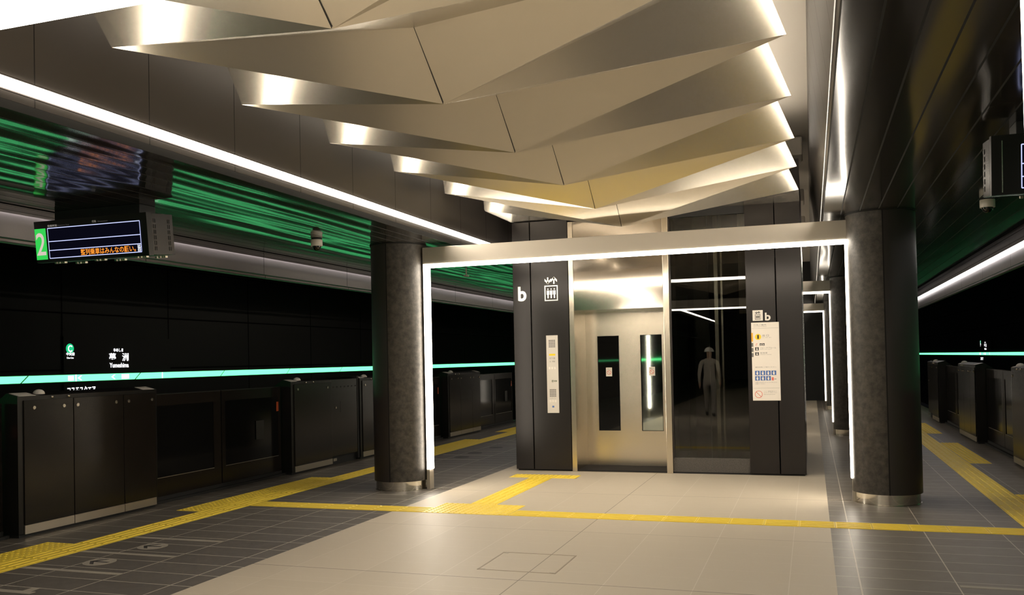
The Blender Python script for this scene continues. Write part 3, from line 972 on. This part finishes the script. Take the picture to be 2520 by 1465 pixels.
def gate(length, label, loc, rz):
    t = thing('sliding_gate', label, 'gate', loc, rz, 'sliding platform gates')
    half = length / 2
    for a, b in ((0.02, half - 0.01), (half + 0.01, length - 0.02)):
        f = MB()
        x0, x1 = -0.19, -0.155
        wa, wb = a + (0.06 if a < half / 2 else 0.07), b - (0.14 if a < half / 2 else 0.06)
        wz0, wz1 = 0.285, 1.10
        f.box(x0, x1, a, wa, 0.07, 1.235).box(x0, x1, wb, b, 0.07, 1.235).box(x0, x1, wa, wb, 0.07, wz0).box(x0, x1, wa, wb, wz1, 1.235)
        fo = f.obj('gate_leaf', M_GATE, t)
        MB().box(x0 + 0.01, x1 - 0.008, wa, wb, wz0, wz1).obj('window', M_GATEGLASS, fo)
        MB().box(x1 - 0.004, x1 + 0.002, wa, wb, wz0 - 0.006, wz0).obj('window_edge', M_KICK, fo)
        MB().box(x1 - 0.01, x1 + 0.003, a, b, 1.228, 1.238).obj('top_edge', M_DARKMETAL, fo)
    MB().box(-0.154, -0.152, length - 0.12, length - 0.07, 0.90, 1.03).obj('red_label', M_REDLABEL, t)
    MB().box(-0.153, -0.151, length - 0.60, length - 0.42, 0.55, 0.80).obj('notice', M_BLACKTXT, t)
    MB().box(-0.24, -0.10, 0, length, 0.0, 0.03).obj('sill', M_BLACK, t)
    MB().box(-0.21, -0.14, 0.03, length - 0.03, 0.03, 0.07).obj('bottom_rail', M_BLACK, t)
    return t


def cab_wide(label, loc, rz):
    return cabinet(1.82, [(0.06, 0.636), (0.644, 1.306), (1.314, 1.79)], (0.17, 0.52, 0.69, 1.20, 1.38, 1.73), 0.30, [(0.02, 0.21), (1.62, 1.79)], True, label, loc, rz, 'wide gate cabinets')


def cab_short(length, label, loc, rz):
    return cabinet(length, [(0.07, length - 0.02)], (0.16, length - 0.14), 0.26, [(0.02, 0.17)], True, label, loc, rz, 'short gate cabinets')


FX_L, FX_R = -7.02, 2.43
wide0 = short0 = narrow0 = gate0 = None


def put(kind, side, ya, yb, label):
    global wide0, short0, narrow0, gate0
    rz = 0.0 if side == 'L' else PI
    loc = (FX_L, ya, 0) if side == 'L' else (FX_R, yb, 0)
    proto = {'wide': wide0, 'short': short0, 'narrow': narrow0, 'gate': gate0}[kind]
    if proto:
        return dup(proto, loc, rz, label)
    if kind == 'wide':
        wide0 = cab_wide(label, loc, rz)
    elif kind == 'short':
        short0 = cab_short(1.11, label, loc, rz)
    elif kind == 'narrow':
        narrow0 = narrow(0.86, label, loc, rz)
    else:
        gate0 = gate(2.66, label, loc, rz)


put('wide', 'L', -2.07, -0.25, 'big dark gate cabinet with six round locks, nearest on the left')
put('gate', 'L', -0.24, 2.42, 'closed dark sliding gate beside the nearest big left cabinet')
put('gate', 'L', -4.74, -2.08, 'sliding gate cut off by the left picture edge')
put('short', 'L', 2.43, 3.54, 'dark gate cabinet with a single front panel, beyond the left sliding gate')
put('narrow', 'L', 3.55, 4.41, 'narrow dark panel with a row of fixing holes, left of the column')
cab_short(0.88, 'dark cabinet half hidden by the left column', (FX_L, 4.42, 0), 0.0)
put('gate', 'L', 5.36, 8.02, 'sliding gate seen just right of the left light post')
put('wide', 'L', 8.07, 9.89, 'wide dark gate cabinet between the left light post and the lift')
put('gate', 'L', 9.90, 12.56, 'farthest left sliding gate, beside the lift cladding')
put('short', 'R', 4.10, 5.21, 'gate cabinet cut off by the right picture edge')
put('gate', 'R', 5.28, 7.94, 'sliding gate next to the right picture edge, with a red label')
put('gate', 'R', -0.30, 2.36, 'sliding gate on the right, just outside the right picture edge')
put('narrow', 'R', 3.22, 4.08, 'narrow gate partition on the right, just outside the right picture edge')
put('wide', 'R', 7.98, 9.80, 'wide gate cabinet in the middle of the right gate row')
put('gate', 'R', 9.84, 12.50, 'sliding gate between the two fully seen right cabinets')
put('short', 'R', 12.53, 13.64, 'gate cabinet right behind the thick right column edge')
put('narrow', 'R', 13.66, 14.52, 'narrow gate panel peeping out beside the thick right column')

# ------------------------------------------------------------------ station name signs
def station(xw, sg, y0, label):
    t = thing('station_sign', label, 'station sign', (xw, y0, 1.0), group='station name signs')
    # u runs along +Y when sg>0 (reads left to right from the platform)
    def at(d):
        return lambda u, v: (sg * d, sg * u, v - 1.0)
    mb = MB()
    for (u0, u1, v0, v1) in ((0.0, 2.29, 1.475, 2.03), (0.0, 2.29, 0.70, 1.345)):
        mb.box(0, sg * 0.03, sg * u0, sg * u1, v0 - 1.0, v1 - 1.0)
    mb.obj('sign_panel', mat('sign_panel_dark_' + ('a' if sg > 0 else 'b'), (0.004, 0.0037, 0.0035), 0.42, 0.0, 0.12), t)
    p = at(0.033)
    mb = MB(); put_disc(mb, 0.115, 1.85, 0.075, p, 40); mb.obj('line_disc', M_SIGNGREEN, t)
    mb = MB()
    q = at(0.036)
    put_text(mb, 'C', (0.075, 1.80, 0.155, 1.90), q, 0.02)
    put_text(mb, '中央線', (0.045, 1.745, 0.20, 1.795), q, 0.012)
    put_text(mb, 'Chuo Line', (0.05, 1.70, 0.18, 1.726), q, 0.01)
    put_text(mb, 'ゆめしま', (0.985, 1.805, 1.19, 1.86), q, 0.014)
    put_text(mb, '夢', (0.89, 1.655, 1.03, 1.785), q, 0.016)
    put_text(mb, '洲', (1.165, 1.655, 1.305, 1.785), q, 0.016)
    put_text(mb, 'Yumeshima', (0.895, 1.555, 1.305, 1.63), q, 0.02)
    put_text(mb, 'コスモスクエア', (0.055, 1.165, 0.60, 1.282), q, 0.016)
    mb.obj('lit_lettering', M_SIGNWHITE, t)
    mb = MB()
    r = at(0.062)
    for (u0, u1) in ((0.045, 0.15), (1.12, 1.28)):
        put_rect(mb, (u0, 1.375, u1, 1.445), r)
    for u in (0.185, 2.045): put_rect(mb, (u, 1.362, u + 0.02, 1.458), r)
    for u in (0.225, 0.90):
        put_poly(mb, [(u, 1.41), (u + 0.06, 1.445), (u + 0.085, 1.445), (u + 0.035, 1.41), (u + 0.085, 1.375), (u + 0.06, 1.375)], r)
    mb.obj('strip_mark', M_STRIPWHITE, t)
    return t


station(-10.6, 1, 1.96, 'lit station name sign on the left track wall above the green line')
station(6.1, -1, 30.0, 'small distant station name sign on the right track wall')

# ------------------------------------------------------------------ floor: tactile paving
def bars(mb, x0, x1, y0, y1, along, tile=0.3):
    n = max(1, round((x1 - x0 if along == 'x' else y1 - y0) / tile))
    Lt = (x1 - x0 if along == 'x' else y1 - y0) / n
    for i in range(n):
        for k in range(4):
            o = 0.0375 + 0.075 * k
            if along == 'x':
                a, b = x0 + i * Lt + 0.012, x0 + (i + 1) * Lt - 0.012
                c0 = y0 + o - 0.012; c1 = y0 + o + 0.012
                mb.add([(a, c0 - .005, .003), (b, c0 - .005, .003), (b, c1 + .005, .003), (a, c1 + .005, .003), (a + .006, c0, .008), (b - .006, c0, .008), (b - .006, c1, .008), (a + .006, c1, .008)],
                       [(4, 5, 6, 7), (0, 1, 5, 4), (1, 2, 6, 5), (2, 3, 7, 6), (3, 0, 4, 7)])
            else:
                a, b = y0 + i * Lt + 0.012, y0 + (i + 1) * Lt - 0.012
                c0 = x0 + o - 0.012; c1 = x0 + o + 0.012
                mb.add([(c0 - .005, a, .003), (c1 + .005, a, .003), (c1 + .005, b, .003), (c0 - .005, b, .003), (c0, a + .006, .008), (c1, a + .006, .008), (c1, b - .006, .008), (c0, b - .006, .008)],
                       [(4, 5, 6, 7), (0, 1, 5, 4), (1, 2, 6, 5), (2, 3, 7, 6), (3, 0, 4, 7)])


def dots(mb, x0, x1, y0, y1, pitch=0.06):
    nx = round((x1 - x0) / pitch); ny = round((y1 - y0) / pitch)
    for i in range(nx):
        for j in range(ny):
            cx, cy = x0 + (i + .5) * (x1 - x0) / nx, y0 + (j + .5) * (y1 - y0) / ny
            vs = [(cx + r * math.cos(PI / 3 * q), cy + r * math.sin(PI / 3 * q), z) for r, z in ((.016, .003), (.009, .008)) for q in range(6)]
            mb.add(vs, [(q, (q + 1) % 6, 6 + (q + 1) % 6, 6 + q) for q in range(6)] + [tuple(range(6, 12))])


def tactile(name, label, cat, x0, x1, y0, y1, mode, group):
    t = thing(name, label, cat, ((x0 + x1) / 2, (y0 + y1) / 2, 0), group=group)
    g = 0.0016
    base = MB()
    nx = max(1, round((x1 - x0) / 0.3)); ny = max(1, round((y1 - y0) / 0.3))
    for i in range(nx):
        for j in range(ny):
            base.box(x0 + (x1 - x0) * i / nx + g, x0 + (x1 - x0) * (i + 1) / nx - g, y0 + (y1 - y0) * j / ny + g, y0 + (y1 - y0) * (j + 1) / ny - g, 0, 0.003)
    base.obj('tile_base', M_YELLOW, t, off=t.location)
    r = MB()
    if mode == 'dots': dots(r, x0, x1, y0, y1)
    else: bars(r, x0, x1, y0, y1, mode)
    r.obj('dot_pattern' if mode == 'dots' else 'rib_pattern', M_YELLOW, t, off=t.location)
    return t


GS, GW = 'yellow tactile guide lines', 'yellow tactile warning patches'
for y0, y1, lb in ((-4.2, -2.13, 'yellow tactile line at the bottom left corner, inside the dotted patch'), (-2.13, 0.0, 'yellow tactile line along the left gates, near the big cabinet'),
                   (0.0, 12.6, 'yellow tactile line along the left gates, from the crossing to beyond the column')):
    pass
tactile('tactile_line', 'yellow tactile guide line running along the left gates', 'tactile paving', -6.32, -6.01, -4.2, 13.2, 'y', GS)
tactile('tactile_line', 'yellow tactile guide line running along the right gates', 'tactile paving', 1.58, 1.88, -2.7, 17.1, 'y', GS)
tactile('tactile_line', 'yellow tactile guide line crossing the platform, left of the dotted square', 'tactile paving', -6.0, -3.93, 0.0, 0.3, 'x', GS)
tactile('tactile_line', 'yellow tactile guide line crossing the platform, right of the dotted square', 'tactile paving', -3.01, 1.57, 0.0, 0.3, 'x', GS)
tactile('tactile_line', 'short yellow tactile guide line leading to the lift', 'tactile paving', -3.64, -3.34, 0.6, 2.73, 'y', GS)
tactile('tactile_patch', 'dotted yellow tactile square where the guide lines meet', 'tactile paving', -3.925, -3.015, 0.0, 0.6, 'dots', GW)
tactile('tactile_patch', 'small dotted yellow tactile bar in front of the lift', 'tactile paving', -3.93, -3.03, 2.735, 3.04, 'dots', GW)
for a, b, lb in ((-4.84, -2.13, 'dotted yellow patch at the bottom left corner'), (-0.44, 2.28, 'long dotted yellow patch at the left sliding gate, before the column'),
                 (5.25, 7.94, 'dotted yellow patch just right of the left light post'), (9.68, 12.4, 'dotted yellow patch beside the lift cladding, farthest on the left')):
    tactile('tactile_patch', lb, 'tactile paving', -6.62, -6.325, a, b, 'dots', GW)
for a, b, lb in ((-0.4, 2.31, 'dotted yellow patch cut off by the right picture edge'), (5.15, 8.09, 'dotted yellow patch in the middle of the right tactile line'),
                 (9.93, 12.6, 'dotted yellow patch on the right, just beside the thick column')):
    tactile('tactile_patch', lb, 'tactile paving', 1.885, 2.16, a, b, 'dots', GW)

# queue markings
QG, QA = 'queue stripes on the dark floor', 'queue arrow discs on the dark floor'


def stripe(x0, x1, y, label, w=0.055):
    tag(MB().box(x0, x1, y - w / 2, y + w / 2, 0, 0.0015).obj('queue_stripe', M_CREAMMARK), label, 'floor marking', QG)


def arrow_disc(x, y, s, label, m=M_CREAMMARK):
    t = thing('queue_arrow', label, 'floor marking', (x, y, 0), 0 if s > 0 else PI, group=QA)
    MB().cyl((0, 0, 0), 0.125, 0.0016, 48).obj('disc', m, t)
    a = MB()
    z0, z1 = 0.0016, 0.0024
    a.box(-0.07, 0.085, -0.013, 0.013, z0, z1)
    a.prism([(-0.095, 0.0), (-0.02, 0.085), (0.018, 0.085), (-0.055, 0.0)], 2, z0, z1)
    a.prism([(-0.095, 0.0), (-0.02, -0.085), (0.018, -0.085), (-0.055, 0.0)], 2, z0, z1)
    a.obj('arrow', M_ARROWDARK, t)


for y, lb in ((-2.96, 'queue stripe at the lower left, nearest of the three pale stripes'), (-2.36, 'queue stripe between the two arrow discs, lower left'),
              (-1.75, 'pale queue stripe beyond both arrow discs, lower left')):
    stripe(-6.0, -5.05, y, lb)
stripe(-6.0, -5.26, -3.56, 'cut off pale queue marking at the bottom left edge')
tag(MB().box(-5.38, -5.31, -3.53, -3.45, 0, 0.0015).obj('queue_stripe', M_CREAMMARK), 'short upright tick of the marking at the bottom left edge', 'floor marking', QG)
arrow_disc(-5.535, -2.66, 1, 'round floor arrow disc nearest the bottom left corner')
arrow_disc(-5.535, -2.06, 1, 'round floor arrow disc, second from the bottom left corner')
for y, lb in ((4.585, 'thin queue stripe right of the left column base, nearest'), (5.215, 'thin queue stripe beyond the column, second of its row'),
              (5.865, 'thin queue stripe beyond the column, third of its row'), (7.11, 'thin queue stripe beyond the column, fourth of its row'),
              (7.74, 'thin queue stripe beside the lift cladding, farthest of its row')):
    stripe(-5.92, -5.06, y, lb, 0.045)
arrow_disc(-5.48, 4.92, 1, 'faint arrow disc right of the left column, nearest', M_ARROWDARK)
arrow_disc(-5.50, 5.56, 1, 'faint arrow disc beyond the left column, between thin stripes', M_ARROWDARK)
arrow_disc(-5.45, 6.48, 1, 'faint arrow disc close to the lift cladding', M_ARROWDARK)
for y, lb in ((4.72, 'queue stripe on the right beside the thick column, nearest of three'), (5.36, 'queue stripe on the right beside the thick column, middle of three'),
              (6.0, 'queue stripe on the right beside the thick column, farthest of three')):
    stripe(0.7, 1.56, y, lb)
stripe(0.76, 1.57, -1.885, 'pale queue stripe at the bottom right corner')

# floor hatch
t = thing('floor_hatch', 'square floor hatch lid flush in the beige tiles', 'hatch', (-2.2, -1.88, 0))
fr = MB()
for a, b, c, d in ((-0.302, -0.29, -0.302, 0.302), (0.29, 0.302, -0.302, 0.302), (-0.302, 0.302, -0.302, -0.29), (-0.302, 0.302, 0.29, 0.302)):
    fr.box(a, b, c, d, 0, 0.0016)
fr.obj('rim', mat('hatch_rim', (0.34, 0.28, 0.20), 0.5), t)
MB().box(-0.283, -0.25, 0.262, 0.284, 0, 0.002).box(0.25, 0.283, -0.284, -0.262, 0, 0.002).box(-0.283, -0.25, -0.284, -0.262, 0, 0.002).obj('lift_point', M_KICK, t)

# ------------------------------------------------------------------ a worker behind the camera, mirrored in the lift glass
def skin_body(name, joints, bones, root, mats_by_z, parent, lv=2):
    me = bpy.data.meshes.new(name)
    names = list(joints)
    me.from_pydata([joints[n][0] for n in names], [(names.index(a), names.index(b)) for a, b in bones], [])
    o = bpy.data.objects.new(name, me)
    COL.objects.link(o)
    sk = o.modifiers.new('skin', 'SKIN')
    for i, n in enumerate(names):
        r = joints[n][1]
        me.skin_vertices[0].data[i].radius = r if isinstance(r, tuple) else (r, r)
        me.skin_vertices[0].data[i].use_root = (n == root)
    sb = o.modifiers.new('sub', 'SUBSURF')
    sb.levels = sb.render_levels = lv
    dg = bpy.context.evaluated_depsgraph_get()
    m2 = bpy.data.meshes.new_from_object(o.evaluated_get(dg))
    o.modifiers.clear()
    o.data = m2
    m2.materials.clear()
    for m, _ in mats_by_z:
        m2.materials.append(m)
    for p in m2.polygons:
        p.use_smooth = True
        for i, (m, test) in enumerate(mats_by_z):
            if test(p.center):
                p.material_index = i
                break
    o.parent = parent
    return o


M_SKIN = mat('skin_tone', (0.50, 0.32, 0.22), 0.5)
M_WORK = mat('work_jacket', (0.46, 0.42, 0.36), 0.8)
M_TROUSER = mat('work_trousers', (0.36, 0.33, 0.29), 0.8)
M_SHOE = mat('work_shoes', (0.03, 0.03, 0.03), 0.6)
M_HELMET = mat('white_helmet', (0.80, 0.78, 0.72), 0.25)
t = thing('person', 'person in white helmet and pale work clothes, mirrored in the dark lift glass', 'person', (-2.58, -7.55, 0), 0)
J = {'pelvis': ((0, 0, .93), (.15, .11)), 'waist': ((0, 0, 1.06), (.14, .10)), 'chest': ((0, -.01, 1.27), (.17, .115)), 'neckb': ((0, .0, 1.42), (.085, .07)), 'neck': ((0, -.01, 1.48), .052),
     'jaw': ((0, -.035, 1.545), (.062, .075)), 'head': ((0, -.025, 1.62), (.075, .09)), 'crown': ((0, -.015, 1.68), (.06, .07))}
B = [('pelvis', 'waist'), ('waist', 'chest'), ('chest', 'neckb'), ('neckb', 'neck'), ('neck', 'jaw'), ('jaw', 'head'), ('head', 'crown')]
for q, s_, st in (('l', 1, -1), ('r', -1, 1)):
    J['sh' + q] = ((.19 * s_, 0, 1.39), .065); J['el' + q] = ((.245 * s_, .03 + .03 * st, 1.12), .047); J['wr' + q] = ((.25 * s_, -.03 + .08 * st, .88), .032); J['pa' + q] = ((.25 * s_, -.045 + .08 * st, .81), (.022, .036))
    B += [('neckb', 'sh' + q), ('sh' + q, 'el' + q), ('el' + q, 'wr' + q), ('wr' + q, 'pa' + q)]
    for f in range(4):
        J['f%d%s' % (f, q)] = ((.25 * s_, -.075 + .02 * f + .08 * st, .765), .010); J['g%d%s' % (f, q)] = ((.243 * s_, -.085 + .02 * f + .08 * st, .722 + .006 * abs(f - 1)), .008)
        B += [('pa' + q, 'f%d%s' % (f, q)), ('f%d%s' % (f, q), 'g%d%s' % (f, q))]
    J['th' + q] = ((.235 * s_, -.095 + .08 * st, .80), .010); J['ti' + q] = ((.23 * s_, -.11 + .08 * st, .765), .008)
    B += [('pa' + q, 'th' + q), ('th' + q, 'ti' + q)]
    J['hip' + q] = ((.095 * s_, 0, .86), .095); J['kn' + q] = ((.10 * s_, -.05 + .10 * st * -1, .48), .062); J['an' + q] = ((.10 * s_, .02 + .20 * st * -1, .09), .042); J['to' + q] = ((.11 * s_, -.15 + .20 * st * -1, .04), (.045, .035))
    B += [('pelvis', 'hip' + q), ('hip' + q, 'kn' + q), ('kn' + q, 'an' + q), ('an' + q, 'to' + q)]
skin_body('body', J, B, 'pelvis', [(M_SHOE, lambda c: c.z < .11), (M_TROUSER, lambda c: c.z < .92 and abs(c.x) < .205), (M_SKIN, lambda c: c.z > 1.475 or c.z < .87), (M_WORK, lambda c: True)], t)
MB().sphere((0, -.02, 1.655), 0.128, 32, 12, 0, PI / 2, (0.92, 1.08, 0.88)).cyl((0, -.03, 1.648), 0.142, 0.008, 32, r2=0.128).obj('helmet', M_HELMET, t, True)
